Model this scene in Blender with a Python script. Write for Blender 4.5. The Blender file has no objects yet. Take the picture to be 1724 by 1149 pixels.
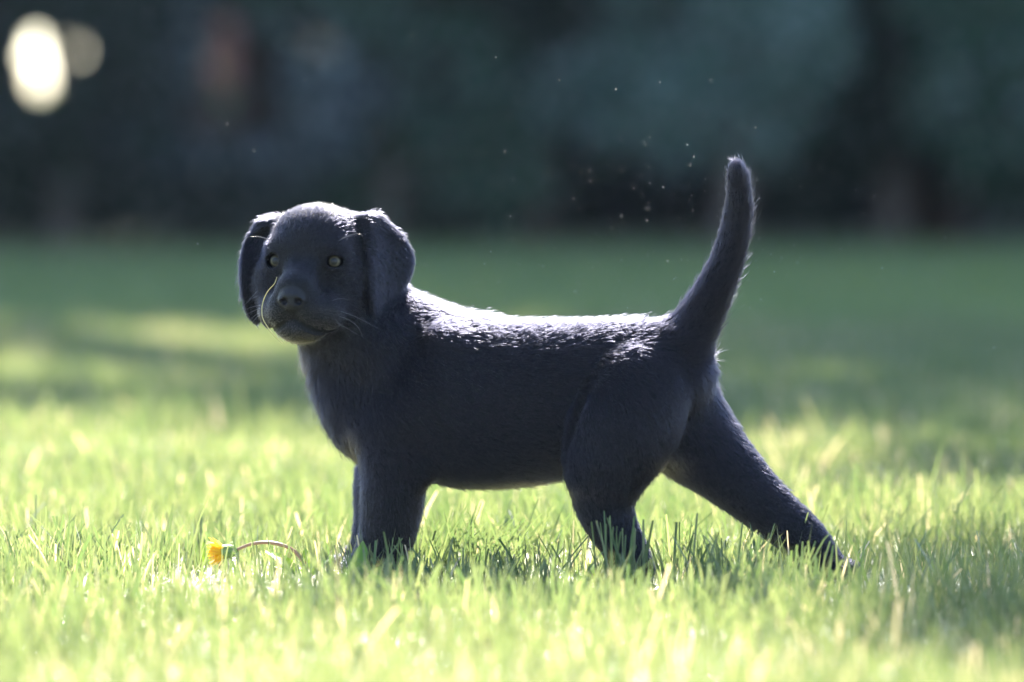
import bpy, math, random
import numpy as np
from mathutils import Vector, noise as mnoise

R = math.radians
rng = np.random.default_rng(11)
random.seed(11)
scene = bpy.context.scene
COL = scene.collection

# ------------------------------------------------------------------ camera
K = 0.00065                      # one sculpting unit in metres
CAM_D, CAM_H = 6461.0, 735.4     # camera distance and height in units
PITCH = R(3.009)
cam_d = bpy.data.cameras.new("camera")
cam = bpy.data.objects.new("camera", cam_d); COL.objects.link(cam)
cam.location = (0, -CAM_D*K, CAM_H*K)
cam.rotation_euler = (R(90)-PITCH, 0, 0)
cam_d.lens = 135; cam_d.sensor_width = 36
cam_d.clip_start = 0.05; cam_d.clip_end = 600
cam_d.dof.use_dof = True
cam_d.dof.focus_distance = 4.13
cam_d.dof.aperture_fstop = 2.0
scene.camera = cam

# ------------------------------------------------------------------ world and sun
SUN_EL, SUN_AZ = R(46), R(0.5)    # azimuth from +Y (away from the camera) towards +X
w = bpy.data.worlds.new("World"); scene.world = w; w.use_nodes = True
nt = w.node_tree; bg = nt.nodes["Background"]
sky = nt.nodes.new("ShaderNodeTexSky"); sky.sky_type = 'NISHITA'; sky.sun_disc = False
sky.sun_elevation = SUN_EL; sky.sun_rotation = SUN_AZ
sky.air_density = 1.0; sky.dust_density = 0.6; sky.ozone_density = 2.4
nt.links.new(sky.outputs[0], bg.inputs[0]); bg.inputs[1].default_value = 0.074
sd = bpy.data.lights.new("sun", 'SUN'); sd.energy = 4.2; sd.angle = R(0.5); sd.color = (1, 0.95, 0.86)
sun = bpy.data.objects.new("sun", sd); COL.objects.link(sun)
sdir = Vector((math.sin(SUN_AZ)*math.cos(SUN_EL), math.cos(SUN_AZ)*math.cos(SUN_EL), math.sin(SUN_EL)))
sun.rotation_euler = sdir.to_track_quat('Z', 'Y').to_euler()
sun.location = sdir*30

vs = scene.view_settings
vs.view_transform = 'Standard'; vs.look = 'None'; vs.gamma = 1.0; vs.exposure = 3.42
vs.use_curve_mapping = False
scene.render.engine = 'CYCLES'
cy = scene.cycles
cy.use_denoising = True
cy.max_bounces = 6; cy.diffuse_bounces = 3; cy.glossy_bounces = 3
cy.transmission_bounces = 5; cy.transparent_max_bounces = 8
cy.sample_clamp_indirect = 6
scene.cycles_curves.shape = 'RIBBONS'

# ------------------------------------------------------------------ helpers
def tag(o, label=None, cat=None, group=None, kind=None):
    if label: o["label"] = label
    if cat: o["category"] = cat
    if group: o["group"] = group
    if kind: o["kind"] = kind
    return o

def empty(name, loc=(0, 0, 0)):
    o = bpy.data.objects.new(name, None); o.location = loc; COL.objects.link(o)
    o.empty_display_size = 0.05
    return o

def link(name, me, parent=None, mat=None):
    o = bpy.data.objects.new(name, me); COL.objects.link(o)
    if mat: me.materials.append(mat)
    if parent:
        o.parent = parent
        o.matrix_parent_inverse.identity()
        o.location = -Vector(parent.location)
    return o

def np_mesh(name, V, loops, sizes, smooth=True, mats=None):
    """V (n,3); loops flat vertex indices; sizes per face"""
    me = bpy.data.meshes.new(name)
    V = np.asarray(V, np.float32); loops = np.asarray(loops, np.int32).ravel(); sizes = np.asarray(sizes, np.int32)
    me.vertices.add(len(V)); me.vertices.foreach_set("co", V.ravel())
    me.loops.add(len(loops)); me.loops.foreach_set("vertex_index", loops)
    me.polygons.add(len(sizes))
    starts = np.concatenate([[0], np.cumsum(sizes)[:-1]]).astype(np.int32)
    me.polygons.foreach_set("loop_start", starts)
    me.polygons.foreach_set("use_smooth", np.full(len(sizes), smooth))
    me.update(calc_edges=True)
    return me

def P(u, v, w=0.0):
    """a point of the place (in units) seen at photograph position u,v at depth w"""
    a = (np.asarray(u, float)-862)/6465.0; b = (574.5-np.asarray(v, float))/6465.0
    cp, sp = math.cos(PITCH), math.sin(PITCH)
    dx, dy, dz = a, cp+b*sp, -sp+b*cp
    t = (CAM_D+np.asarray(w, float))/dy
    return np.stack(np.broadcast_arrays(dx*t, np.asarray(w, float)+0*t, CAM_H+dz*t), -1)

def G(u, v):
    """ground point in metres seen at u,v"""
    a = (u-862)/6465.0; b = (574.5-v)/6465.0
    cp, sp = math.cos(PITCH), math.sin(PITCH)
    dz = -sp+b*cp; t = CAM_H/-dz
    return np.array([a*t*K, ((cp+b*sp)*t-CAM_D)*K, 0.0])

def mat_new(name):
    m = bpy.data.materials.new(name); m.use_nodes = True
    nt = m.node_tree; nt.nodes.clear()
    out = nt.nodes.new("ShaderNodeOutputMaterial")
    return m, nt, out

def principled(name, col, rough=0.6, spec=0.5, **kw):
    m, nt, out = mat_new(name)
    b = nt.nodes.new("ShaderNodeBsdfPrincipled"); nt.links.new(b.outputs[0], out.inputs[0])
    b.inputs["Base Color"].default_value = (*col, 1); b.inputs["Roughness"].default_value = rough
    b.inputs["Specular IOR Level"].default_value = spec
    for k, v in kw.items(): b.inputs[k].default_value = v
    return m

def leaf_material(name, c1, c2, c3=None, trans=0.5, gloss=0.06, rough=0.35, tcol=(1.3, 1.35, 0.5), attr="shade"):
    """thin plant matter: diffuse + translucent + weak gloss; per-leaf tone from a mesh attribute"""
    m, nt, out = mat_new(name); N = nt.nodes; L = nt.links
    at = N.new("ShaderNodeAttribute"); at.attribute_name = attr
    cr = N.new("ShaderNodeValToRGB"); el = cr.color_ramp.elements
    el[0].position = 0.0; el[0].color = (*c1, 1); el[1].position = 0.8 if c3 else 1.0; el[1].color = (*c2, 1)
    if c3:
        e = el.new(0.93); e.color = (*c3, 1)
    L.new(at.outputs["Fac"], cr.inputs[0])
    d = N.new("ShaderNodeBsdfDiffuse"); t = N.new("ShaderNodeBsdfTranslucent"); g = N.new("ShaderNodeBsdfGlossy")
    mx = N.new("ShaderNodeMix"); mx.data_type = 'RGBA'; mx.blend_type = 'MULTIPLY'; mx.inputs[0].default_value = 1
    L.new(cr.outputs[0], mx.inputs[6]); mx.inputs[7].default_value = (*tcol, 1)
    L.new(cr.outputs[0], d.inputs[0]); L.new(mx.outputs[2], t.inputs[0])
    g.inputs["Roughness"].default_value = rough; g.inputs[0].default_value = (1, 1, 1, 1)
    m1 = N.new("ShaderNodeMixShader"); m1.inputs[0].default_value = trans
    L.new(d.outputs[0], m1.inputs[1]); L.new(t.outputs[0], m1.inputs[2])
    fr = N.new("ShaderNodeFresnel"); fr.inputs[0].default_value = 1.4
    ml = N.new("ShaderNodeMath"); ml.operation = 'MULTIPLY'; ml.inputs[1].default_value = gloss*10
    L.new(fr.outputs[0], ml.inputs[0])
    m2 = N.new("ShaderNodeMixShader"); L.new(ml.outputs[0], m2.inputs[0])
    L.new(m1.outputs[0], m2.inputs[1]); L.new(g.outputs[0], m2.inputs[2])
    L.new(m2.outputs[0], out.inputs[0])
    return m

def set_attr(me, name, vals, domain='POINT'):
    a = me.attributes.new(name, 'FLOAT', domain)
    a.data.foreach_set("value", np.asarray(vals, np.float32))

# ------------------------------------------------------------------ ground
def fbm2(x, y, f, seed=0):
    """cheap smooth pseudo-noise in -1..1"""
    r = np.random.default_rng(100+seed); s = 0; A = 0
    for k in range(7):
        th = r.uniform(0, 6.283); ph = r.uniform(0, 6.283); ff = f*(0.6+r.uniform(0, 1.6))
        s = s+np.sin((x*np.cos(th)+y*np.sin(th))*ff+ph+1.3*np.sin((x*np.sin(th)-y*np.cos(th))*ff*0.7+ph*2)); A += 1
    return s/A*1.7

m, nt, out = mat_new("turf_soil")
b = nt.nodes.new("ShaderNodeBsdfPrincipled"); nt.links.new(b.outputs[0], out.inputs[0])
tc = nt.nodes.new("ShaderNodeTexCoord"); nz = nt.nodes.new("ShaderNodeTexNoise"); nz.inputs["Scale"].default_value = 9; nz.inputs["Detail"].default_value = 8
nt.links.new(tc.outputs["Object"], nz.inputs["Vector"])
cr = nt.nodes.new("ShaderNodeValToRGB"); e = cr.color_ramp.elements
e[0].position = .35; e[0].color = (.10, .12, .06, 1); e[1].position = .7; e[1].color = (.17, .18, .10, 1)
nt.links.new(nz.outputs[0], cr.inputs[0]); nt.links.new(cr.outputs[0], b.inputs["Base Color"])
b.inputs["Roughness"].default_value = .9
bp = nt.nodes.new("ShaderNodeBump"); bp.inputs["Strength"].default_value = .6; bp.inputs["Distance"].default_value = .02
nt.links.new(nz.outputs[0], bp.inputs["Height"]); nt.links.new(bp.outputs[0], b.inputs["Normal"])
M_SOIL = m
s = 150.0
g = link("ground", np_mesh("ground", [(-s, -s, 0), (s, -s, 0), (s, s, 0), (-s, s, 0)], [0, 1, 2, 3], [4], False), None, M_SOIL)
tag(g, "open lawn ground under the grass, reaching back to the dark trees", kind="structure")

# ------------------------------------------------------------------ puppy body: implicit sculpture turned into one mesh
def axis_coords(lo, hi, flo, fhi, fine, coarse):
    a = [lo]; x = lo
    while x < hi:
        x += fine if flo <= x < fhi else coarse
        a.append(x)
    return np.array(a, np.float32)

X = axis_coords(-480, 610, -470, -160, 1.7, 3.4)
Z = axis_coords(-8, 725, 385, 640, 1.7, 3.4)
Y = axis_coords(-215, 150, -215, -20, 2.2, 3.2)
D = np.full((len(X), len(Y), len(Z)), 60.0, np.float32)

def block(lo, hi):
    i0, i1 = np.searchsorted(X, [lo[0], hi[0]]); j0, j1 = np.searchsorted(Y, [lo[1], hi[1]]); k0, k1 = np.searchsorted(Z, [lo[2], hi[2]])
    i0, j0, k0 = max(i0-1, 0), max(j0-1, 0), max(k0-1, 0)
    sl = (slice(i0, i1+1), slice(j0, j1+1), slice(k0, k1+1))
    return sl, X[sl[0]][:, None, None], Y[sl[1]][None, :, None], Z[sl[2]][None, None, :]

def smin(a, b, k):
    h = np.clip(0.5+0.5*(b-a)/k, 0, 1)
    return b*(1-h)+a*h-k*h*(1-h)

def cone_d(x, y, z, a, b, ra, rb, sy=1.0):
    """round cone between a and b; sy flattens it in depth"""
    ba = (b-a)*np.array([1, 1/sy, 1]); L2 = float(ba@ba)+1e-6
    px, py, pz = x-a[0], (y-a[1])/sy, z-a[2]
    t = np.clip((px*ba[0]+py*ba[1]+pz*ba[2])/L2, 0, 1)
    d = np.sqrt((px-t*ba[0])**2+(py-t*ba[1])**2+(pz-t*ba[2])**2)-(ra+(rb-ra)*t)
    return d*(1 if sy >= 1 else (0.5+0.5*sy))

def add_cone(a, b, ra, rb, k=12, sy=1.0, sub=False):
    a = np.asarray(a, float); b = np.asarray(b, float)
    r = max(ra, rb)+k+16
    sl, x, y, z = block(np.minimum(a, b)-r, np.maximum(a, b)+r)
    d = cone_d(x, y, z, a, b, ra, rb, sy).astype(np.float32)
    if sub: D[sl] = -smin(-D[sl], d, k)
    else: D[sl] = smin(D[sl], d, k)

def chain(pts, k=12, sy=1.0):
    """one tapering limb: splined, its links joined without swelling, then blended into the body"""
    q = np.array([[*P(p[0], p[1], p[2]), p[3]] for p in pts])
    if len(q) > 2:
        e = np.vstack([2*q[0]-q[1], q, 2*q[-1]-q[-2]]); o = []
        for i in range(1, len(e)-2):
            for t in (0, .34, .67):
                o.append(.5*((2*e[i])+(-e[i-1]+e[i+1])*t+(2*e[i-1]-5*e[i]+4*e[i+1]-e[i+2])*t*t+(-e[i-1]+3*e[i]-3*e[i+1]+e[i+2])*t**3))
        o.append(q[-1]); q = np.array(o)
    r = q[:, 3].max()+k+16
    sl, x, y, z = block(q[:, :3].min(0)-r, q[:, :3].max(0)+r)
    acc = None
    for a, b in zip(q[:-1], q[1:]):
        d = cone_d(x, y, z, a[:3], b[:3], a[3], b[3], sy).astype(np.float32)
        acc = d if acc is None else smin(acc, d, 7)
    D[sl] = smin(D[sl], acc, k)

def add_ell(c, M, rad, k=10, sub=False):
    """ellipsoid: centre c, rows of M its axes, radii rad"""
    c = np.asarray(c, float); rad = np.asarray(rad, float); r = rad.max()+k+10
    sl, x, y, z = block(c-r, c+r)
    px, py, pz = x-c[0], y-c[1], z-c[2]
    q = [(px*M[i][0]+py*M[i][1]+pz*M[i][2]) for i in range(3)]
    k0 = np.sqrt(sum((q[i]/rad[i])**2 for i in range(3)))
    k1 = np.sqrt(sum((q[i]/rad[i]**2)**2 for i in range(3)))+1e-6
    d = (k0*(k0-1)/k1).astype(np.float32)
    if sub: D[sl] = -smin(-D[sl], d, k)
    else: D[sl] = smin(D[sl], d, k)

I3 = np.eye(3)
OFF = 3.0
ax = lambda u, o=0: 30-.25*(u-650)+o           # depth of the spine line plus a sideways offset
# trunk
chain([(668, 668, ax(668), 106), (760, 672, ax(760), 148), (860, 680, ax(860), 142), (960, 669, ax(960), 131), (1050, 648, ax(1050), 112), (1112, 632, ax(1112), 92)], 30, .66)
# chest and neck
chain([(652, 682, ax(640), 108), (700, 610, ax(690), 98)], 30, .72)
chain([(566, 480, 30, 66), (582, 588, 28, 74), (648, 668, 32, 104)], 26, .82)
chain([(590, 470, 35, 66), (642, 545, 32, 80), (712, 612, ax(700), 104)], 26, .8)
# near foreleg
chain([(745, 590, ax(740, -66), 40), (700, 690, ax(700, -84), 42), (640, 730, ax(640, -62), 44)], 26, .7)   # shoulder blade and upper arm
add_ell(P(712, 792, ax(705, -62)), I3, (26, 22, 30), 14)          # elbow
chain([(690, 650, ax(690, -48), 62), (668, 760, ax(668, -56), 60)], 18, .75)
chain([(668, 760, ax(668, -52), 58), (662, 822, ax(661, -50), 56), (656, 880, ax(656, -48), 51), (645, 925, ax(645, -48), 46), (640, 945, ax(645, -50), 44)], 14, .85)
# far foreleg
chain([(690, 700, ax(690, 50), 64), (650, 800, ax(650, 52), 55), (640, 880, ax(640, 52), 46), (630, 922, ax(630, 50), 42)], 14, .85)
# near hind leg
chain([(1074, 662, ax(1070, -48), 90), (1047, 722, ax(1045, -64), 94), (1022, 778, ax(1022, -68), 75)], 5, .62)
add_cone(P(990, 640, ax(990, -108)), P(944, 790, ax(944, -100)), 6, 9, 14, sub=True)   # flank fold
chain([(1022, 778, ax(1022, -64), 74), (1016, 842, ax(1016, -62), 51), (1030, 884, ax(1030, -60), 42), (1052, 922, ax(1050, -58), 37), (1068, 948, ax(1068, -58), 31), (1072, 962, ax(1072, -58), 29)], 12, .8)
# rump and far hind leg
chain([(1060, 650, ax(1060, 10), 100), (1116, 622, ax(1118), 74)], 24, .7)
chain([(1110, 660, ax(1110, 40), 88), (1158, 728, ax(1158, 48), 80), (1200, 770, ax(1200, 50), 66), (1248, 815, ax(1248, 50), 54), (1300, 862, ax(1300, 50), 45), (1342, 897, ax(1342, 50), 40.5), (1370, 926, ax(1364, 50), 36), (1394, 957, ax(1382, 50), 29), (1408, 974, ax(1392, 50), 26)], 14, .78)
add_ell(P(1362, 898, ax(1362, 50)), I3, (24, 20, 20), 10)        # hock
# tail
TAIL = [(1128, 600, ax(1128), 58), (1158, 566, ax(1158), 44), (1180, 528, ax(1180), 36), (1202, 486, ax(1200), 31), (1222, 440, ax(1210), 27), (1236, 392, ax(1215), 24.5), (1243, 345, ax(1220), 22.5), (1243, 305, ax(1222), 18.5), (1239, 283, ax(1222), 14)]
chain(TAIL, 14, .95)

# paws: pad plus toes
def paw(cu, cy, heading, s=1.0):
    """cu: photo column, cy: depth; heading: angle of the toes in the ground plane"""
    c = P(cu, 970, cy); c[2] = 0
    f = np.array([math.cos(heading), math.sin(heading), 0]); r = np.array([-f[1], f[0], 0])
    M = [f, r, np.array([0, 0, 1.])]
    add_ell(c+np.array([0, 0, 24*s]), M, (44*s, 38*s, 25*s), 12)
    for i, o in enumerate((-27, -10, 10, 27)):
        add_ell(c+f*((40 if i in (1, 2) else 31)*s)+r*o*s+np.array([0, 0, 15*s]), M, (20*s, 10.5*s, 15*s), 4)
HEAD_L = R(180+14)
paw(632, ax(645, -50), HEAD_L, 1.05)
paw(615, ax(630, 50), HEAD_L, 1.0)
paw(1062, ax(1072, -58), HEAD_L, .92)
paw(1418, ax(1398, 50), HEAD_L-.0, .85)
add_cone(P(1386, 942, ax(1372, 50)), P(1428, 985, ax(1416, 50)), 27, 19, 10)

# head frame
yaw, up = R(14.5), R(4)
O = P(512, 439, -72)
fr_ = np.array([-math.sin(yaw)*math.cos(up), -math.cos(yaw)*math.cos(up), math.sin(up)])
rt_ = np.array([math.cos(yaw), -math.sin(yaw), 0.0])
up_ = np.cross(rt_, fr_)
if up_[2] < 0: up_ = -up_
up_ /= np.linalg.norm(up_)
HM = [rt_, up_, fr_]
H = lambda a, b, c: O+rt_*a+up_*b+fr_*c
add_ell(H(4, 8, -72), HM, (91, 87, 92), 10)                 # skull
add_ell(H(3, 48, -50), HM, (66, 42, 52), 22)                # forehead
for sx in (-1, 1):
    add_ell(H(sx*50+(0 if sx > 0 else -3), -36, -44), HM, (47, 58, 50), 20)     # cheeks
    add_ell(H(sx*38, 22, -12), HM, (32, 18, 20), 20)        # brows
add_cone(H(8, -80, -66), P(622, 575, -4), 52, 66, 36)      # throat
add_cone(H(2, -92, -48), H(4, -100, -12), 46, 38, 20)       # jaw
add_cone(H(0, -38, -30), H(0, -55, 34), 54, 36, 22)         # muzzle
add_cone(H(0, -12, -8), H(0, -44, 44), 19, 21, 22)          # bridge
lobe = None                                                 # upper lips: joined softly, with a notch at the middle
for sx in (-1, 1):
    c0, c1, c2 = H(sx*50, -78, -24), H(sx*42, -88, 8), H(sx*24, -86, 32)
    sl, x, y, z = block(O-160, O+160)
    for a_, b_, ra, rb in ((c0, c1, 28, 31), (c1, c2, 31, 29)):
        d = cone_d(x, y, z, a_, b_, ra, rb).astype(np.float32)
        lobe = d if lobe is None else smin(lobe, d, 5)
D[sl] = smin(D[sl], lobe, 24)
add_ell(H(2, -113, 16), HM, (45, 26, 40), 2.0)              # chin
for sx in (-1, 1):
    add_ell(H(sx*43, -33, 18), HM, (11, 16, 6), 16, sub=True)   # hollows between cheek and muzzle
add_ell(H(0, 28, 26), HM, (8, 28, 5), 12, sub=True)         # furrow of the forehead
# mouth crease
mouth = [(-58, -115, -2), (-46, -118.5, 22), (-34, -117, 44), (-18, -108, 56), (-5, -102, 61), (0, -100.5, 62), (5, -102, 61), (18, -110, 56), (34, -119, 44), (46, -121, 24), (58, -118, 2), (64, -113, -8)]
for a, b_ in zip(mouth[:-1], mouth[1:]):
    add_cone(H(*a), H(*b_), 4.4, 4.4, 2, sub=True)
add_ell(H(64, -112, -4), HM, (7, 5, 9), 4, sub=True)
add_cone(H(0, -82, 68), H(0, -101, 61), 3.2, 3.6, 2, sub=True)   # philtrum
# nose
NOSE = H(0, -63, 62)
add_ell(H(0, -60, 58), HM, (23, 15, 18), 3)
add_ell(H(0, -72, 60), HM, (17, 14, 14), 4)
for sx in (-1, 1):
    add_ell(H(sx*16, -68, 60), HM, (9, 10, 13), 3)         # wings of the nose
    add_ell(H(sx*12.5+1.5, -70.5, 75), HM, (6.2, 5.6, 12), 2.0, sub=True)
    add_cone(H(sx*16+1.5, -73, 74), H(sx*27, -74, 64), 2.8, 1.8, 2, sub=True)
add_cone(H(0, -72, 76), H(0, -86, 71), 1.5, 1.8, 2, sub=True)
# eyes: lids round a socket
EYES = []
for sx, ow, oh in ((-1, 11.5, 10.4), (1, 13.2, 8.4)):
    c = H(-49 if sx < 0 else 51, -1, -12)
    add_ell(c, I3, (20, 20, 20), 16)
    EYES.append((c, sx))
    fw = fr_+rt_*sx*0.22; fw = fw/np.linalg.norm(fw)
    rr = np.cross(up_, fw); rr /= np.linalg.norm(rr); uu = np.cross(fw, rr)
    add_ell(c, I3, (16.6,)*3, 1.0, sub=True)
    add_ell(c+fw*24, [rr, uu, fw], (ow+2, oh+2, 26), 2.0, sub=True)

# ears: folded flaps with real thickness, outline as seen, depth following the head
def seg_poly_sd(u, v, poly):
    d = np.full(u.shape, 1e9); s = np.zeros(u.shape, bool); n = len(poly)
    for i in range(n):
        ax_, ay_ = poly[i]; bx, by = poly[(i+1) % n]
        ex, ey = bx-ax_, by-ay_; wx, wy = u-ax_, v-ay_
        t = np.clip((wx*ex+wy*ey)/(ex*ex+ey*ey), 0, 1)
        d = np.minimum(d, (wx-ex*t)**2+(wy-ey*t)**2)
        c1 = (ay_ <= v) & (by > v) & ((ex*wy-ey*wx) > 0)
        c2 = (ay_ > v) & (by <= v) & ((ex*wy-ey*wx) < 0)
        s ^= (c1 | c2)
    d = np.sqrt(d); return np.where(s, -d, d)

def smooth_poly(p, it=2):
    p = np.array(p, float)
    for _ in range(it):
        q = np.roll(p, -1, 0); p = np.stack([p*.75+q*.25, p*.25+q*.75], 1).reshape(-1, 2)
    return p

def add_ear(poly, depth, thick, k):
    poly = smooth_poly(poly)
    xy = np.array([P(a, b, 0)[[0, 2]] for a, b in poly])
    lo = xy.min(0)-20; hi = xy.max(0)+20
    sl, x, y, z = block((lo[0], -215, lo[1]), (hi[0], 150, hi[1]))
    xx, zz = np.broadcast_arrays(x[:, 0, :], z[0][:, :] if z.ndim == 2 else z[:, 0, :])
    sd = seg_poly_sd(xx, zz, xy)
    f, slope = depth(xx+862, 969.5-zz)
    dd = (y-f[:, None, :])*slope[:, None, :]
    tt = thick
    qx = sd[:, None, :]+tt; qy = np.abs(dd)-0.0
    d = np.sqrt(np.maximum(qx, 0)**2+qy**2)-tt+np.minimum(qx, 0)*0
    D[sl] = smin(D[sl], d.astype(np.float32), k)

def d_right(u, v):
    # hangs from the skull side, swings out and slightly forward, curls in at the front edge
    t = np.clip((v-370)/175, 0, 1.2); s = np.clip((u-605)/95, -0.3, 1.2)
    f = -18+34*s-26*np.sin(np.clip(t, 0, 1)*math.pi*.75)*(1-s*.4)-26*np.exp(-((u-625-(v-450)*.05)/24)**2)+12*s*s
    return f, np.full(f.shape, .8)
def d_left(u, v):
    t = np.clip((v-355)/190, 0, 1.2); s = np.clip((435-u)/35, -0.5, 1.2)
    f = 22+10*s-30*np.sin(np.clip(t, 0, 1)*math.pi*.8)-10*np.exp(-((u-408)/10)**2)
    return f, np.full(f.shape, .85)
add_ear([(596, 372), (608, 360), (628, 358), (648, 372), (672, 392), (692, 410), (702, 432), (699, 458), (685, 486), (664, 510), (650, 532), (640, 549), (630, 535), (622, 500), (617, 460), (613, 415), (602, 385)], d_right, 6.5, 5)
add_ear([(478, 360), (462, 362), (442, 367), (425, 380), (412, 402), (405, 427), (402, 462), (407, 505), (416, 535), (430, 549), (442, 543), (446, 515), (446, 470), (446, 425), (462, 385)], d_left, 6.0, 5)
add_cone(P(596, 470, -10), P(608, 530, 0), 34, 30, 14)
# fold ridge at the ear roots
add_cone(P(590, 380, -14), P(628, 374, -6), 20, 15, 18)
add_cone(P(628, 374, -6), P(672, 402, 8), 15, 9, 14)
add_cone(P(472, 376, 0), P(440, 380, 4), 14, 9, 14)
add_cone(P(440, 380, 4), P(418, 405, 14), 9, 5, 8)

def surface_nets(D, X, Y, Z):
    S = D < 0
    nx, ny, nz_ = D.shape
    c = S[:-1, :-1, :-1].astype(np.int8)
    cnt = np.zeros((nx-1, ny-1, nz_-1), np.int8)
    for i in (0, 1):
        for j in (0, 1):
            for k in (0, 1):
                cnt += S[i:nx-1+i, j:ny-1+j, k:nz_-1+k]
    act = (cnt > 0) & (cnt < 8)
    I, J, Kk = np.nonzero(act)
    idx = np.full(act.shape, -1, np.int32); idx[I, J, Kk] = np.arange(len(I), dtype=np.int32)
    acc = np.zeros((len(I), 3)); n = np.zeros(len(I))
    corners = [(i, j, k) for i in (0, 1) for j in (0, 1) for k in (0, 1)]
    for a in corners:
        for axs in range(3):
            if a[axs]: continue
            b = list(a); b[axs] = 1; b = tuple(b)
            da = D[I+a[0], J+a[1], Kk+a[2]]; db = D[I+b[0], J+b[1], Kk+b[2]]
            mm = (da < 0) != (db < 0)
            t = np.where(mm, da/np.where(mm, da-db, 1), 0)
            pa = np.stack([X[I+a[0]], Y[J+a[1]], Z[Kk+a[2]]], 1); pb = np.stack([X[I+b[0]], Y[J+b[1]], Z[Kk+b[2]]], 1)
            acc += np.where(mm[:, None], pa+(pb-pa)*t[:, None], 0); n += mm
    V = acc/n[:, None]
    quads = []
    for axs in range(3):
        sa = [slice(None)]*3; sb = [slice(None)]*3; sa[axs] = slice(None, -1); sb[axs] = slice(1, None)
        A = S[tuple(sa)]; B = S[tuple(sb)]
        ch = A != B
        o1, o2 = [(1, 2), (2, 0), (0, 1)][axs]
        e = np.array(np.nonzero(ch)).T
        e = e[(e[:, o1] > 0) & (e[:, o2] > 0) & (e[:, o1] < D.shape[o1]-1) & (e[:, o2] < D.shape[o2]-1)]
        ins = A[e[:, 0], e[:, 1], e[:, 2]]
        def cell(d1, d2):
            q = e.copy(); q[:, o1] -= d1; q[:, o2] -= d2; return idx[q[:, 0], q[:, 1], q[:, 2]]
        q = np.stack([cell(1, 1), cell(0, 1), cell(0, 0), cell(1, 0)], 1)
        q[~ins] = q[~ins][:, ::-1]
        quads.append(q)
    return V, np.concatenate(quads)

D -= 0
# slight lumpiness so that no form stays mathematically smooth
BV, BQ = surface_nets(D+OFF*0.0, X, Y, Z)
del D
# keep the largest shell only
def relax(V, Q, n, lam):
    E = np.concatenate([Q[:, [0, 1]], Q[:, [1, 2]], Q[:, [2, 3]], Q[:, [3, 0]]]); N = len(V)
    for _ in range(n):
        s_ = np.zeros((N, 3)); c_ = np.zeros(N)
        for k in range(3):
            s_[:, k] = np.bincount(E[:, 0], V[E[:, 1], k], N)+np.bincount(E[:, 1], V[E[:, 0], k], N)
        c_ = np.bincount(E[:, 0], minlength=N)+np.bincount(E[:, 1], minlength=N)
        V = V+lam*(s_/np.maximum(c_, 1)[:, None]-V)
    return V
BV = relax(BV, BQ, 2, .5)
def normals_of(V, Q):
    n = np.cross(V[Q[:, 2]]-V[Q[:, 0]], V[Q[:, 3]]-V[Q[:, 1]])
    N = np.zeros_like(V)
    for j in range(4):
        for k in range(3): N[:, k] += np.bincount(Q[:, j], n[:, k], len(V))
    return N/(np.linalg.norm(N, axis=1, keepdims=True)+1e-9), n
BN, BFN = normals_of(BV, BQ)
# shrink by the pile of the coat, less where the hair is very short
headness = np.clip(1.25-np.linalg.norm((BV-H(0, -10, -40))/np.array([150, 150, 150]), axis=1), 0, 1)
headness = np.clip(headness*3, 0, 1)
BV = BV-BN*(3.6*(1-headness)+0.8*headness)[:, None]
sel_neck = None

def local(V):   # head-frame coordinates
    q = V-O; return np.stack([q@rt_, q@up_, q@fr_], 1)
HL = local(BV)
nose_mask = np.clip(1.0-(np.sqrt((HL[:, 0]/24.5)**2+((HL[:, 1]+64)/20.5)**2)-.93)*9, 0, 1)*(HL[:, 2] > 58)
mouth_mask = np.zeros(len(BV))
mp = np.array(mouth, float)
for a, b_ in zip(mp[:-1], mp[1:]):
    ab = b_-a; t = np.clip(((HL-a)@ab)/(ab@ab), 0, 1)
    dd = np.linalg.norm(HL-a-t[:, None]*ab, axis=1); mouth_mask = np.maximum(mouth_mask, np.clip(2.15-dd/4.0, 0, 1))
pa_, pb_ = np.array([0, -82, 70.]), np.array([0, -101, 62.]); ab = pb_-pa_; t = np.clip(((HL-pa_)@ab)/(ab@ab), 0, 1)
mouth_mask = np.maximum(mouth_mask, np.clip(1.9-np.linalg.norm(HL-pa_-t[:, None]*ab, axis=1)/3.2, 0, 1))
lid_mask = np.zeros(len(BV))
for c, sx in EYES:
    dd = np.linalg.norm(BV-c, axis=1); front = (BV-c)@fr_
    lid_mask = np.maximum(lid_mask, np.clip((21.5-dd)/1.5, 0, 1)*(front > 6))

puppy = empty("puppy", (0, 0, 0))
tag(puppy, "black puppy standing on the lawn, tail raised, head turned to the camera", "puppy")
bm = np_mesh("body", BV*K, BQ, np.full(len(BQ), 4))
set_attr(bm, "nose", nose_mask); set_attr(bm, "bare", np.maximum(mouth_mask, lid_mask))
M_SKIN, nt, out = mat_new("puppy_skin")
b = nt.nodes.new("ShaderNodeBsdfPrincipled"); nt.links.new(b.outputs[0], out.inputs[0])
sl_ = nt.nodes.new('ShaderNodeMapRange'); sl_.inputs[3].default_value = .15; sl_.inputs[4].default_value = .18; nt.links.new(sl_.outputs[0], b.inputs['Specular IOR Level'])
a1 = nt.nodes.new("ShaderNodeAttribute"); a1.attribute_name = "nose"
mx = nt.nodes.new("ShaderNodeMix"); mx.data_type = 'RGBA'; mx.inputs[6].default_value = (.004, .004, .005, 1); mx.inputs[7].default_value = (.007, .007, .010, 1)
nt.links.new(a1.outputs["Fac"], sl_.inputs[0]); nt.links.new(a1.outputs["Fac"], mx.inputs[0]); nt.links.new(mx.outputs[2], b.inputs["Base Color"])
mr = nt.nodes.new("ShaderNodeMapRange"); mr.inputs[3].default_value = .7; mr.inputs[4].default_value = .42
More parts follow.
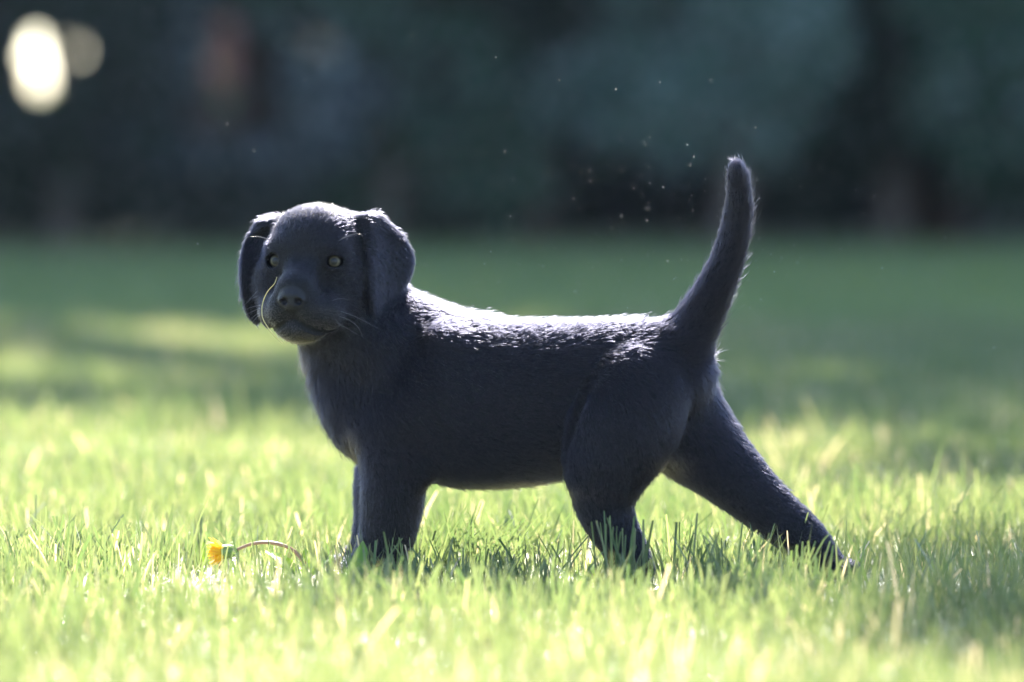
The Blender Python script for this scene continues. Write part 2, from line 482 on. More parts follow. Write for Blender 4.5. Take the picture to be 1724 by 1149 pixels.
nt.links.new(a1.outputs["Fac"], mr.inputs[0]); nt.links.new(mr.outputs[0], b.inputs["Roughness"])
tc = nt.nodes.new("ShaderNodeTexCoord"); vo = nt.nodes.new("ShaderNodeTexVoronoi"); vo.inputs["Scale"].default_value = 900
nt.links.new(tc.outputs["Object"], vo.inputs["Vector"])
bp = nt.nodes.new("ShaderNodeBump"); bp.inputs["Distance"].default_value = .0004
nt.links.new(a1.outputs["Fac"], bp.inputs["Strength"]); nt.links.new(vo.outputs["Distance"], bp.inputs["Height"]); nt.links.new(bp.outputs[0], b.inputs["Normal"])
body = link("body", bm, puppy, M_SKIN)

# eyes
def uv_sphere(r, n=28, m_=18):
    V = []; L = []; S = []
    th = np.linspace(0, math.pi, m_+1); ph = np.linspace(0, 2*math.pi, n, endpoint=False)
    V = np.array([[r*math.sin(t)*math.cos(p), r*math.sin(t)*math.sin(p), r*math.cos(t)] for t in th for p in ph])
    for i in range(m_):
        for j in range(n):
            L += [i*n+j, (i+1)*n+j, (i+1)*n+(j+1) % n, i*n+(j+1) % n]; S.append(4)
    return V, L, S
M_EYE, nt, out = mat_new("puppy_eye")
b = nt.nodes.new("ShaderNodeBsdfPrincipled"); nt.links.new(b.outputs[0], out.inputs[0])
tc = nt.nodes.new("ShaderNodeTexCoord"); sp = nt.nodes.new("ShaderNodeSeparateXYZ"); nt.links.new(tc.outputs["Object"], sp.inputs[0])
rr_ = 16.2*K
mr = nt.nodes.new("ShaderNodeMapRange"); mr.inputs[1].default_value = rr_; mr.inputs[2].default_value = rr_*.55
nt.links.new(sp.outputs[2], mr.inputs[0])
nz = nt.nodes.new("ShaderNodeTexNoise"); nz.inputs["Scale"].default_value = 900; nt.links.new(tc.outputs["Object"], nz.inputs[0])
ad = nt.nodes.new("ShaderNodeMath"); ad.operation = 'MULTIPLY_ADD'; ad.inputs[1].default_value = .08; nt.links.new(nz.outputs[0], ad.inputs[0]); nt.links.new(mr.outputs[0], ad.inputs[2])
cr = nt.nodes.new("ShaderNodeValToRGB"); e = cr.color_ramp.elements
e[0].position = 0.17; e[0].color = (.006, .006, .008, 1); e[1].position = .21; e[1].color = (.045, .038, .024, 1)
for p_, c_ in ((.42, (.034, .029, .018)), (.49, (.012, .011, .008)), (.55, (.004, .004, .005))):
    q = e.new(p_); q.color = (*c_, 1)
nt.links.new(ad.outputs[0], cr.inputs[0]); nt.links.new(cr.outputs[0], b.inputs["Base Color"])
b.inputs["Roughness"].default_value = .6; b.inputs["Coat Weight"].default_value = .3; b.inputs["Specular IOR Level"].default_value = .08; b.inputs["Coat Roughness"].default_value = .03
for c, sx in EYES:
    V, L, S = uv_sphere(16.2*K)
    me = np_mesh("eye", V, L, S); e_ = link("eye", me, puppy, M_EYE)
    e_.location = Vector(c*K)
    look = Vector((-.26 if sx < 0 else 0, -1, .05))+Vector(fr_)*.7
    e_.rotation_euler = look.to_track_quat('Z', 'Y').to_euler()

# ------------------------------------------------------------------ coat
M_FUR, nt, out = mat_new("black_coat")
hb = nt.nodes.new("ShaderNodeBsdfHairPrincipled"); nt.links.new(hb.outputs[0], out.inputs[0])
hb.parametrization = 'COLOR'
ta_ = nt.nodes.new("ShaderNodeAttribute"); ta_.attribute_name = "tone"
tm = nt.nodes.new("ShaderNodeMix"); tm.data_type = 'RGBA'; tm.inputs[6].default_value = (.005, .005, .009, 1); tm.inputs[7].default_value = (.075, .06, .055, 1)
nt.links.new(ta_.outputs["Fac"], tm.inputs[0]); nt.links.new(tm.outputs[2], hb.inputs["Color"])
hb.inputs["Roughness"].default_value = .35; hb.inputs["Radial Roughness"].default_value = .45
hb.inputs["Random Roughness"].default_value = .3; hb.inputs["IOR"].default_value = 1.27

def make_curves(name, roots, pts, rad, mat, parent):
    """pts (n, m, 3) metres; rad (m,) or (n,m) metres"""
    n, m_, _ = pts.shape
    cd = bpy.data.hair_curves.new(name)
    cd.add_curves([m_]*n)
    cd.attributes['position'].data.foreach_set("vector", pts.astype(np.float32).ravel())
    if 'radius' not in cd.attributes: cd.attributes.new('radius', 'FLOAT', 'POINT')
    cd.attributes['radius'].data.foreach_set("value", np.broadcast_to(rad, (n, m_)).astype(np.float32).ravel())
    cd.materials.append(mat)
    o = bpy.data.objects.new(name, cd); COL.objects.link(o); o.parent = parent
    return o

# combing directions: (u, v, w, du, dv, dw, reach)
guides = [
 (560, 360, -40, .5, -.2, 1, 50), (520, 400, -90, .3, -1, .4, 45), (512, 470, -120, .1, -1, .3, 35), (600, 400, -40, 1, .2, .6, 40),
 (455, 470, -90, -.5, -.3, 1, 35), (470, 540, -110, -.6, .5, .5, 30), (540, 530, -110, 1, .3, .3, 35), (580, 480, -80, 1, .2, .4, 45), (510, 570, -90, .2, .5, 1, 30), (580, 560, -60, .7, .9, .3, 40),
 (500, 505, -140, .2, .4, .2, 22),
 (660, 390, 0, .9, .55, 0, 35), (670, 450, 0, .35, 1, 0, 40), (645, 510, -10, -.1, 1, 0, 38), (415, 420, 10, -.25, 1, 0, 35), (420, 510, 10, .1, 1, 0, 40), (440, 365, 10, -.9, .5, 0, 25),
 (560, 640, -30, .15, 1, 0, 60), (520, 610, 10, -.1, 1, .1, 40), (640, 600, -40, .6, .9, 0, 60), (580, 730, -20, .5, .9, 0, 60), (545, 680, 0, .15, 1, 0, 40),
 (720, 520, 20, 1, .45, 0, 45), (800, 540, 0, 1, .15, 0, 60), (920, 545, -30, 1, .02, 0, 70), (1040, 545, -60, 1, .08, 0, 60),
 (760, 620, -60, 1, .45, 0, 80), (860, 640, -90, 1, .25, 0, 90), (960, 640, -110, 1, .2, 0, 70), (720, 700, -80, .8, .7, 0, 70), (800, 740, -90, 1, .35, 0, 80), (900, 760, -90, 1, .3, 0, 70),
 (660, 740, -80, .35, 1, 0, 60), (660, 820, -80, .15, 1, 0, 50), (650, 900, -80, 0, 1, 0, 50), (640, 960, -80, -.5, .8, 0, 30),
 (1040, 620, -130, .7, .75, 0, 55), (1100, 600, -130, .9, .5, 0, 45), (1060, 700, -150, .35, 1, 0, 60), (980, 700, -140, .1, 1, 0, 40), (1020, 790, -150, .15, 1, 0, 60), (1100, 720, -130, .5, .9, 0, 50), (1030, 880, -150, .4, 1, 0, 45), (1065, 950, -140, .2, 1, 0, 35),
 (1160, 680, -80, .5, 1, 0, 45), (1200, 760, -80, .7, .8, 0, 50), (1270, 830, -90, .8, .7, 0, 55), (1340, 900, -110, .7, .8, 0, 50), (1390, 970, -120, .6, .8, 0, 35),
 (1140, 560, -110, .8, -.6, 0, 40), (1180, 520, -110, .7, -.8, 0, 35), (1205, 470, -110, .5, -1, 0, 35), (1225, 410, -110, .3, -1, 0, 35), (1240, 340, -110, .08, -1, 0, 40), (1240, 285, -110, -.15, -1, 0, 25),
 (820, 820, -40, 1, .3, 0, 60), (930, 805, -60, 1, .2, 0, 50), (1120, 780, -80, .6, .6, 0, 40)]
Gp = np.array([P(g_[0], g_[1], g_[2]) for g_ in guides]); Gd = np.array([[g_[3], g_[5], -g_[4]] for g_ in guides]); Gd /= np.linalg.norm(Gd, axis=1, keepdims=True); Gr = np.array([g_[6] for g_ in guides], float)

def flow(p):
    f = np.zeros_like(p)
    for i in range(len(Gp)):
        dlt = (p-Gp[i])*np.array([1, .45, 1]); ww = np.exp(-(dlt**2).sum(1)/(2*(Gr[i]*.62)**2))+1e-7/((dlt**2).sum(1)/1e4+.01)
        f += ww[:, None]*Gd[i]
    return f/(np.linalg.norm(f, axis=1, keepdims=True)+1e-9)

# pile length (units) by place
lens = [(500, 500, -130, 2.2, 40), (500, 555, -110, 2.2, 30), (470, 480, -110, 3.4, 30), (545, 490, -110, 3.6, 32), (500, 420, -90, 3.2, 60), (560, 370, -30, 6, 50), (660, 440, 0, 5.0, 55), (645, 530, 0, 5, 35), (408, 450, 10, 9, 45), (440, 360, 5, 10, 25), (660, 385, 5, 9, 35), (500, 600, 0, 20, 32), (525, 660, 0, 20, 35), (560, 740, 0, 15, 40), (600, 660, -40, 11, 50), (600, 770, -20, 10, 40), (700, 520, 20, 12, 60), (780, 530, 20, 13, 60), (900, 600, -80, 11, 120), (1040, 600, -100, 11, 90), (720, 700, -80, 10, 90), (850, 815, -60, 10, 60), (650, 860, -80, 6, 70), (640, 950, -80, 5, 40), (1020, 700, -150, 9, 80), (1020, 850, -150, 8, 50), (1060, 940, -140, 6, 50), (1180, 600, -100, 16, 30), (1200, 700, -90, 9, 60), (1300, 850, -100, 7, 70), (1390, 950, -120, 5, 50), (1180, 540, -110, 13, 45), (1240, 420, -110, 13, 60), (1245, 320, -110, 9, 40), (548, 586, -60, 5, 18), (520, 562, -100, 2.6, 28), (555, 546, -90, 3.0, 24), (470, 545, -110, 2.6, 25), (500, 530, -120, 2.0, 26)]
Lp = np.array([P(*l[:3]) for l in lens]); Ll = np.array([l[3] for l in lens]); Lr = np.array([l[4] for l in lens], float)
def pile(p):
    s_ = np.zeros(len(p)); n_ = np.zeros(len(p))
    for i in range(len(Lp)):
        dl = (p-Lp[i])*np.array([1, .3, 1]); ww = np.exp(-(dl**2).sum(1)/(2*(Lr[i]*.7)**2))+1e-6
        s_ += ww*Ll[i]; n_ += ww
    return s_/n_

def lump(p, f, seed):
    r_ = np.random.default_rng(seed); o = np.zeros((len(p), 3))
    for k in range(3):
        for _ in range(4):
            kk = r_.normal(size=3)*f; o[:, k] += np.sin(p@kk+r_.uniform(0, 6.28))
    return o/2.0

area = np.linalg.norm(BFN, axis=1)*.5
cen = BV[BQ].mean(1); fn = BFN/(np.linalg.norm(BFN, axis=1, keepdims=True)+1e-9)
view = np.array([0, -1, .1])
vis = np.clip((fn@view+.45)*2.2, .22, 1)
short = pile(cen)
dens = np.where(short < 5.5, 2.2, 1.0)
nm = nose_mask[BQ].mean(1); bm_ = np.maximum(mouth_mask, lid_mask)[BQ].mean(1)
wgt = area*vis*dens*(nm < .5)*(1-.92*(bm_ > .55))*(cen[:, 2] > 2)
N_HAIR = 460000
cum = np.cumsum(wgt); pick = np.searchsorted(cum, rng.uniform(0, cum[-1], N_HAIR)); pick = np.minimum(pick, len(BQ)-1)
a_, b2 = rng.uniform(0, 1, (2, N_HAIR, 1))
q = BQ[pick]
lerp = lambda A: (A[q[:, 0]]*(1-a_)+A[q[:, 1]]*a_)*(1-b2)+(A[q[:, 3]]*(1-a_)+A[q[:, 2]]*a_)*b2
root = lerp(BV); nrm = lerp(BN); nrm /= np.linalg.norm(nrm, axis=1, keepdims=True)+1e-9
# push roots of the far foreleg apart etc. is not needed: coat follows the mesh
fl = flow(root)+lump(root, .03, 5)*.14+lump(root, .1, 6)*.07
tan = fl-nrm*(fl*nrm).sum(1, keepdims=True); tl = np.linalg.norm(tan, axis=1, keepdims=True); tan /= np.maximum(tl, 1e-3)
tan += rng.normal(0, .10, tan.shape)
Lh = pile(root)*rng.uniform(.65, 1.15, N_HAIR)*.86
stray = (rng.uniform(0, 1, N_HAIR) < .075) & (Lh > 2.8); Lh[stray] = Lh[stray]*rng.uniform(1.1, 1.7, stray.sum())+rng.uniform(1, 4, stray.sum())
lift = .25+.06*lump(root, .08, 7)[:, 0]+rng.normal(0, .07, N_HAIR); lift = np.where(stray, lift+rng.uniform(.15, .65, N_HAIR), lift)
chest = np.exp(-(((root[:, 0]+862-535)/45)**2+((969-root[:, 2]-670)/110)**2)); lift += .55*chest*rng.uniform(.2, 1, N_HAIR)
ru, rv = root[:, 0]+862, 969-root[:, 2]
fringe = ((nrm[:, 0] > .25) & (ru > 1150) & (rv < 650) & (ru < 1300)) | ((nrm[:, 0] < -.2) & (ru < 432) & (rv < 560)) | ((nrm[:, 2] > .6) & (rv < 400) & (ru < 700) & (nrm[:, 1] > 0))
fz = fringe*rng.uniform(0, 1, N_HAIR)*np.where((ru < 700) & (rv < 400), .4, 1)
lift += .38*fz; Lh = Lh*(1+.3*fz)
lift = np.clip(lift, .12, 1.1)
lift = np.where(Lh < 5, np.clip(lift, .12, .45), lift)
# hairs gather in small locks: each takes part of its direction from the lock it belongs to
from mathutils import kdtree
NC = 26000
sel = rng.choice(N_HAIR, NC, replace=False)
kd = kdtree.KDTree(NC)
for i, j in enumerate(sel): kd.insert(root[j], i)
kd.balance()
own = np.array([kd.find(p)[1] for p in root])
lock = sel[own]
lk = np.clip((Lh-3.5)/7, .05, 1)          # the velvety short hair of the face and ears hardly forms locks
lift = lift*(1-.4*lk)+(lift[lock]+rng.normal(0, .07, NC)[own])*.4*lk
lk = lk[:, None]
tan = tan*(1-.4*lk)+(tan[lock]+rng.normal(0, .08, (NC, 3))[own])*.4*lk
gather = (root[lock]-root); gather *= np.minimum(1, 6/(np.linalg.norm(gather, axis=1, keepdims=True)+1e-6))
Lh = Lh*(1+(rng.uniform(0, 1, NC)[own]-.5)*.5*lk[:, 0])
gather = gather*lk
lift = np.clip(lift, .08, 1.1)
ts = np.array([0, .33, .68, 1.0])
pts = np.zeros((N_HAIR, 4, 3))
for i, t in enumerate(ts):
    pts[:, i] = root-nrm*.4+Lh[:, None]*(tan*(t*(.75+.25*t))+nrm*(lift*(1.25*t-.55*t*t))[:, None])+gather*(.3*t)
rad = np.array([.24, .22, .16, .05])*K*1.0
rs = (.75+.5*rng.uniform(0, 1, (N_HAIR, 1)))
fur = make_curves("fur", None, pts*K, rad[None, :]*rs, M_FUR, puppy)
# sparser, brownish-grey hair round the lips, under the belly and in the groin
hl = local(root)
tone = np.clip((-72-hl[:, 1])/14, 0, 1)*np.clip((hl[:, 2]-0)/25, 0, 1)*np.clip((75-np.abs(hl[:, 0]))/20, 0, 1)
for tu, tv, sx_, sy_, am in ((1130, 772, 26, 16, 1.0), (900, 815, 90, 9, .6), (590, 745, 12, 30, .35), (505, 610, 14, 26, .3)):
    tone = np.maximum(tone, am*np.exp(-(((ru-tu)/sx_)**2+((rv-tv)/sy_)**2)))
tone = np.clip(tone*rng.uniform(.5, 1.2, N_HAIR), 0, 1)
ta = fur.data.attributes.new("tone", 'FLOAT', 'CURVE'); ta.data.foreach_set("value", tone.astype(np.float32))

# whiskers and long brow hairs
M_WHISK = principled("whisker", (.10, .09, .10), .35, .5)
def tube_mesh(paths, radii, seg=5):
    Vs = []; Ls = []; Ss = []; base = 0
    for path, rr in zip(paths, radii):
        path = np.array(path, float); n = len(path)
        T = np.gradient(path, axis=0); T /= np.linalg.norm(T, axis=1, keepdims=True)+1e-9
        ref = np.array([0.13, .9, .2]); A = np.cross(T, ref); A /= np.linalg.norm(A, axis=1, keepdims=True)+1e-9; B = np.cross(T, A)
        rr = np.broadcast_to(rr, (n,))
        for i in range(n):
            for k in range(seg):
                an = 2*math.pi*k/seg; Vs.append(path[i]+rr[i]*(A[i]*math.cos(an)+B[i]*math.sin(an)))
        for i in range(n-1):
            for k in range(seg):
                k2 = (k+1) % seg; Ls += [base+i*seg+k, base+i*seg+k2, base+(i+1)*seg+k2, base+(i+1)*seg+k]; Ss.append(4)
        Ls += [base+k for k in range(seg)][::-1]; Ss.append(seg)
        Ls += [base+(n-1)*seg+k for k in range(seg)]; Ss.append(seg)
        base += n*seg
    return Vs, Ls, Ss
def bez(pts, n=12):
    """smooth curve through control points (Catmull-Rom)"""
    p = np.array(pts, float); p = np.vstack([2*p[0]-p[1], p, 2*p[-1]-p[-2]]); o = []
    for i in range(1, len(p)-2):
        for t in np.linspace(0, 1, n, endpoint=False):
            o.append(.5*((2*p[i])+(-p[i-1]+p[i+1])*t+(2*p[i-1]-5*p[i]+4*p[i+1]-p[i+2])*t*t+(-p[i-1]+3*p[i]-3*p[i+1]+p[i+2])*t**3))
    o.append(p[-2]); return np.array(o)
wh = [[(434, 490, -60), (424, 500, -62), (412, 514, -64)], [(436, 498, -60), (424, 503, -64), (414, 512, -66)], [(440, 514, -80), (426, 517, -84), (413, 521, -88)], [(441, 517, -80), (427, 524, -84), (412, 531, -88)], [(442, 524, -84), (430, 531, -86), (420, 541, -88)], [(443, 530, -84), (433, 534, -88), (424, 544, -90)],
 [(548, 531, -118), (575, 534, -116), (600, 548, -112), (612, 570, -106)], [(552, 520, -118), (590, 530, -112), (640, 555, -104)], [(545, 534, -120), (575, 548, -118), (604, 565, -116)], [(556, 508, -116), (572, 503, -118), (592, 506, -118)], [(540, 527, -122), (562, 536, -122), (580, 556, -120)],
 [(574, 402, -88), (590, 396, -94), (604, 394, -100), (612, 399, -104)], [(570, 406, -88), (582, 400, -94), (596, 397, -98)], [(455, 404, -70), (438, 399, -78), (420, 399, -84)], [(458, 407, -70), (444, 401, -80), (430, 398, -86)]]
paths = [bez([P(*q_) for q_ in w_], 6)*K for w_ in wh]
radii = [np.linspace(.36, .10, len(p_))*K for p_ in paths]
for p_, r_ in zip(paths, radii):
    V, L, S = tube_mesh([p_], [r_], 4)
    link("whisker", np_mesh("whisker", V, L, S), puppy, M_WHISK)

# ------------------------------------------------------------------ dry grass stalk caught at the muzzle
M_STRAW = leaf_material("dry_straw", (.34, .29, .16), (.5, .44, .27), trans=.35, gloss=.05)
path = bez([P(*q_) for q_ in [(466, 467, -150), (462, 478, -155), (452, 489, -150), (445, 502, -146), (441, 518, -143), (442, 535, -142), (450, 550, -142), (462, 565, -140), (476, 578, -135)]], 6)*K
V, L, S = tube_mesh([path], [np.concatenate([np.linspace(.4, .85, len(path)//2), np.linspace(.85, .6, len(path)-len(path)//2)])*K], 5)
me = np_mesh("grass_stalk", V, L, S); set_attr(me, "shade", np.full(len(V), .6))
tag(link("grass_stalk", me, None, M_STRAW), "thin dry grass stalk curving down across the side of the puppy's muzzle", "grass stalk")

# ------------------------------------------------------------------ grass
def blades(n, x, y, h, wd, lean, az, curl, twist, blunt, z0=0.0, seg=3):
    """vectorised grass blades -> V (n*(2seg+2) ,3), quads"""
    t = np.linspace(0, 1, seg+1)
    lx, ly = np.cos(az), np.sin(az)
    fx, fy = np.cos(twist), np.sin(twist)
    V = np.zeros((n, seg+1, 2, 3))
    for i, tt in enumerate(t):
        out_ = lean*tt+curl*tt*tt
        cx = x+lx*h*out_; cy_ = y+ly*h*out_
        cz = z0+h*(tt-.35*(lean+curl)**2*tt*tt)
        wprof = (1-.25*tt) if i < seg else blunt
        wprof = wprof*(1-tt**3)+blunt*tt**3 if i < seg else blunt
        ww = wd*wprof*.5
        V[:, i, 0] = np.stack([cx-fx*ww, cy_-fy*ww, cz], 1)
        V[:, i, 1] = np.stack([cx+fx*ww, cy_+fy*ww, cz], 1)
    base = (np.arange(n)*(seg+1)*2)[:, None]
    F = np.concatenate([base+np.array([[2*i, 2*i+1, 2*i+3, 2*i+2]]) for i in range(seg)], 1).reshape(-1)
    return V.reshape(-1, 3), F

M_GRASS = leaf_material("grass_blade", (.045, .082, .034), (.135, .157, .085), (.42, .35, .29), trans=.48, gloss=.05, rough=.45, tcol=(1.68, 1.55, .95))
M_GRASS_SHADE_LIFT = leaf_material("grass_blade_shade_lift", (.08, .125, .05), (.135, .175, .078), (.24, .24, .14), trans=.45, gloss=.05, rough=.45, tcol=(1.65, 1.55, .85))  # same grass in lighter greens, colour raised to brighten the lawn in tree shade
M_THATCH = leaf_material("thatch", (.22, .21, .15), (.34, .31, .23), trans=.35, gloss=.04, rough=.45, tcol=(1.2, 1.15, .8))

def lawn(name, n, xr, yr, hr, wr, label, lean_s=.28, blunt_p=.55, shade_mul=1.0, mat=M_GRASS, z0=0.0, wedge=None, seg=3, clump=1.0):
    x = rng.uniform(xr[0], xr[1], int(n*1.7)); y = rng.uniform(yr[0], yr[1], int(n*1.7))
    if wedge:   # density thins towards the flanks of the lawn
        keep = np.abs(x) < wedge*(y+4.2)*rng.uniform(.75, 1.8, len(x)); x, y = x[keep], y[keep]
    if clump:
        c = fbm2(x, y, 14, 3)*.5+fbm2(x, y, 45, 4)*.5
        keep = rng.uniform(0, 1, len(x)) < .62+.45*clump*c; x, y = x[keep], y[keep]
    # worn, thinner places in the turf: round the dandelion and under the belly
    for cx, cy_, rx, ry, kp in ((-.26, -.15, .13, .19, .17), (-.02, .04, .15, .12, .5), (.35, -.19, .09, .13, .2), (.13, -.2, .07, .12, .25)):
        inside = ((x-cx)/rx)**2+((y-cy_)/ry)**2 < 1
        keep = ~inside | (rng.uniform(0, 1, len(x)) < kp) | (mat is M_THATCH); x, y = x[keep], y[keep]
    x, y = x[:n], y[:n]; n = len(x)
    c2 = fbm2(x, y, 9, 8)
    h = rng.uniform(hr[0], hr[1], n)*(1+.28*c2)*(.75+.5*rng.beta(2, 3, n))
    wd = rng.uniform(wr[0], wr[1], n)
    az = rng.uniform(0, 6.283, n)+.5*c2; tw = rng.uniform(-1.2, 1.2, n)
    lean = np.abs(rng.normal(0, lean_s, n)); curl = np.abs(rng.normal(0, lean_s*1.1, n))
    blunt = np.where(rng.uniform(0, 1, n) < blunt_p, rng.uniform(.45, .8, n), .06)
    V, F = blades(n, x, y, h, wd, lean, az, curl, tw, blunt, z0, seg)
    me = np_mesh(name, V, F, np.full(len(F)//4, 4), True)
    sh = np.clip(rng.beta(2, 2, n)*.75+.1*fbm2(x, y, 3, 9)+np.where(rng.uniform(0, 1, n) < .10, .45, 0), 0, 1)*shade_mul
    set_attr(me, "shade", np.repeat(sh, (seg+1)*2))
    o = link(name, me, None, mat); tag(o, label, "grass", kind="stuff"); return o

lawn("lawn_grass", 34000, (-1.1, 1.1), (-1.6, .75), (.026, .058), (.0015, .0036), "short mown sunlit grass around and in front of the puppy", lean_s=.17, wedge=.19)
lawn("lawn_grass", 95000, (-2.6, 2.6), (.75, 5.4), (.028, .052), (.003, .0048), "sunlit grass blurred behind the puppy", wedge=.19, seg=2)
lawn("lawn_grass", 62000, (-5, 5), (5.4, 12.2), (.03, .055), (.006, .010), "grass in the tree shade at the back of the lawn", wedge=.3, seg=2, mat=M_GRASS_SHADE_LIFT)
lawn("lawn_grass", 9000, (-.9, .9), (-1.4, 1.4), (.035, .066), (.0009, .0018), "fine thin grass blades scattered through the lawn", lean_s=.32, blunt_p=.1, wedge=.19)
lawn("dry_thatch", 70000, (-1.2, 1.2), (-1.6, 1.2), (.008, .026), (.0007, .0016), "pale dry thatch between the grass blades", lean_s=.9, blunt_p=.3, mat=M_THATCH, wedge=.19, seg=2, clump=.5)
lawn("lawn_grass", 2600, (-.9, .9), (-.8, 2.2), (.052, .082), (.0024, .0040), "taller single grass blades standing above the mown lawn", lean_s=.22, wedge=.19)

# tufts of longer grass
def tuft(u, v, n, spread, hr, label, wr=(.0022, .0034), lean=.3, bias=0.0, dark=.25, blunt_p=.35):
    c = G(u, v)
    x = rng.normal(0, spread, n); y = rng.normal(0, spread*.7, n)
    h = rng.uniform(hr[0], hr[1], n); az = rng.uniform(0, 6.283, n)
    ln = np.abs(rng.normal(0, lean, n)); x = x
    az = np.where(rng.uniform(0, 1, n) < abs(bias), 0 if bias > 0 else math.pi, az)
    bl = np.where(rng.uniform(0, 1, n) < blunt_p, rng.uniform(.5, .8, n), .05)
    V, F = blades(n, x, y, h, rng.uniform(*wr, n), ln, az, np.abs(rng.normal(0, lean*.7, n)), rng.uniform(-.9, .9, n), bl, 0, 4)
    me = np_mesh("grass_tuft", V, F, np.full(len(F)//4, 4)); set_attr(me, "shade", np.repeat(rng.beta(2, 4, n)*.7, 10))
    o = link("grass_tuft", me, None, M_GRASS); o.location = c
    tag(o, label, "grass tuft", "tufts of longer grass by the puppy's feet"); return o
tuft(772, 962, 90, .034, (.045, .082), "thick tuft of long grass right behind the puppy's front paw", bias=.5)
tuft(722, 966, 34, .018, (.035, .06), "grass tuft leaning against the back of the front paw", bias=.4)
tuft(905, 958, 26, .03, (.05, .085), "thin dark grass tuft under the middle of the belly", bias=.6, lean=.35)
tuft(1040, 1000, 24, .014, (.055, .088), "blunt-cut grass tuft standing in front of the forward hind paw", blunt_p=.9, lean=.1)
tuft(1330, 1012, 22, .02, (.045, .07), "grass tuft in front of the stretched back leg", blunt_p=.7, lean=.15)
tuft(1385, 1018, 14, .012, (.045, .065), "small grass tuft over the toes of the stretched back paw", blunt_p=.5, lean=.4)
tuft(1160, 962, 30, .03, (.05, .08), "grass tuft between the two hind paws", lean=.3, bias=.4)
tuft(100, 965, 60, .045, (.045, .075), "grass tuft near the left edge of the lawn", lean=.25)

# ------------------------------------------------------------------ dandelion and weeds
M_PETAL = leaf_material("dandelion_petal", (.72, .36, .02), (.85, .55, .03), trans=.4, gloss=.02, tcol=(1.1, 1, .8))
M_BRACT = leaf_material("dandelion_bract", (.10, .16, .05), (.16, .22, .07), trans=.3)
M_STEM = leaf_material("dandelion_stem", (.26, .17, .11), (.30, .20, .13), trans=.35, gloss=.05, tcol=(1.2, 1.1, .9))
M_WEED = leaf_material("weed_leaf", (.08, .16, .03), (.13, .22, .05), trans=.6, gloss=.05, tcol=(1.9, 1.7, .5))
dp = lambda u, v, w_: Vector(P(u, v, w_)*K)
gb = G(528, 992)
dand = empty("dandelion", (gb[0], gb[1], 0))
tag(dand, "drooping yellow dandelion with a bent brown stem left of the front paw", "dandelion")
path = bez([gb/K, P(520, 965, -90), P(506, 939, -85), P(485, 922, -82), P(455, 914, -80), P(425, 916, -80), P(398, 926, -80)], 8)*K
V, L, S = tube_mesh([path], [np.linspace(4.2, 2.6, len(path))*K], 8)
me = np_mesh("stem", V, L, S); set_attr(me, "shade", np.linspace(0, 1, len(V))); link("stem", me, dand, M_STEM)
hc = P(392, 928, -80)*K; hd = np.array([-1, -.12, -.12]); hd /= np.linalg.norm(hd)
hb_ = np.cross(hd, [0, 1, 0]); hb_ /= np.linalg.norm(hb_); hn = np.cross(hd, hb_)
# green cup
Vs = []; Ls = []; Ss = []
prof = [(-8, 3), (-3, 9), (5, 12), (14, 12.5), (20, 12)]
for i, (t, r_) in enumerate(prof):
    for k in range(14):
        an = 2*math.pi*k/14; Vs.append(hc+(hd*t+(hb_*math.cos(an)+hn*math.sin(an))*r_)*K)
for i in range(len(prof)-1):
    for k in range(14): Ls += [i*14+k, i*14+(k+1) % 14, (i+1)*14+(k+1) % 14, (i+1)*14+k]; Ss.append(4)
Ls += list(range(14))[::-1]; Ss.append(14)
me = np_mesh("flower_cup", Vs, Ls, Ss); set_attr(me, "shade", rng.uniform(0, 1, len(Vs))); link("flower_cup", me, dand, M_BRACT)
def strip(root_, dr, up_v, length, width, curve, nseg=4, tipw=.5):
    dr = np.array(dr)/np.linalg.norm(dr); sd_ = np.cross(dr, up_v); sd_ /= np.linalg.norm(sd_)+1e-9; nn = np.cross(sd_, dr)
    Vv = []
    for i in range(nseg+1):
        t = i/nseg; wv = width*(math.sin(math.pi*min(.92, .12+t*.8)))*.5+1e-5
        c = root_+dr*length*t+nn*curve*length*t*t
        Vv += [c-sd_*wv, c+nn*wv*.25, c+sd_*wv]
    Ll_ = []; 
    for i in range(nseg):
        for j in (0, 1): Ll_ += [3*i+j, 3*i+j+1, 3*i+j+4, 3*i+j+3]
    return Vv, Ll_, [4]*(2*nseg)
pv, pl_, ps = strip(np.zeros(3), (0, 0, 1), np.array([1., 0, 0]), 21*K, 4.4*K, .12)
for k in range(64):
    ring = rng.uniform(0, 1); an = rng.uniform(0, 6.283); rr = 12*math.sqrt(ring)*.9
    out_ = hb_*math.cos(an)+hn*math.sin(an)
    root_ = hc+(hd*14+out_*rr)*K; dr = hd+out_*(.05+.95*ring**2)
    Vv, L_, S_ = strip(root_, dr, out_, (23+rng.uniform(-4, 8))*K, 6*K, rng.uniform(-.1, .25))
    me = np_mesh("petal", Vv, L_, S_); set_attr(me, "shade", np.full(len(Vv), rng.uniform(0, 1))); link("petal", me, dand, M_PETAL)
for k in range(9):
    an = 2*math.pi*k/9; out_ = hb_*math.cos(an)+hn*math.sin(an)
    Vv, L_, S_ = strip(hc+(hd*8+out_*12)*K, -hd*.8+out_*.7, out_, 12*K, 4*K, -.4)
    me = np_mesh("bract", Vv, L_, S_); set_attr(me, "shade", np.full(len(Vv), .5)); link("bract", me, dand, M_BRACT)

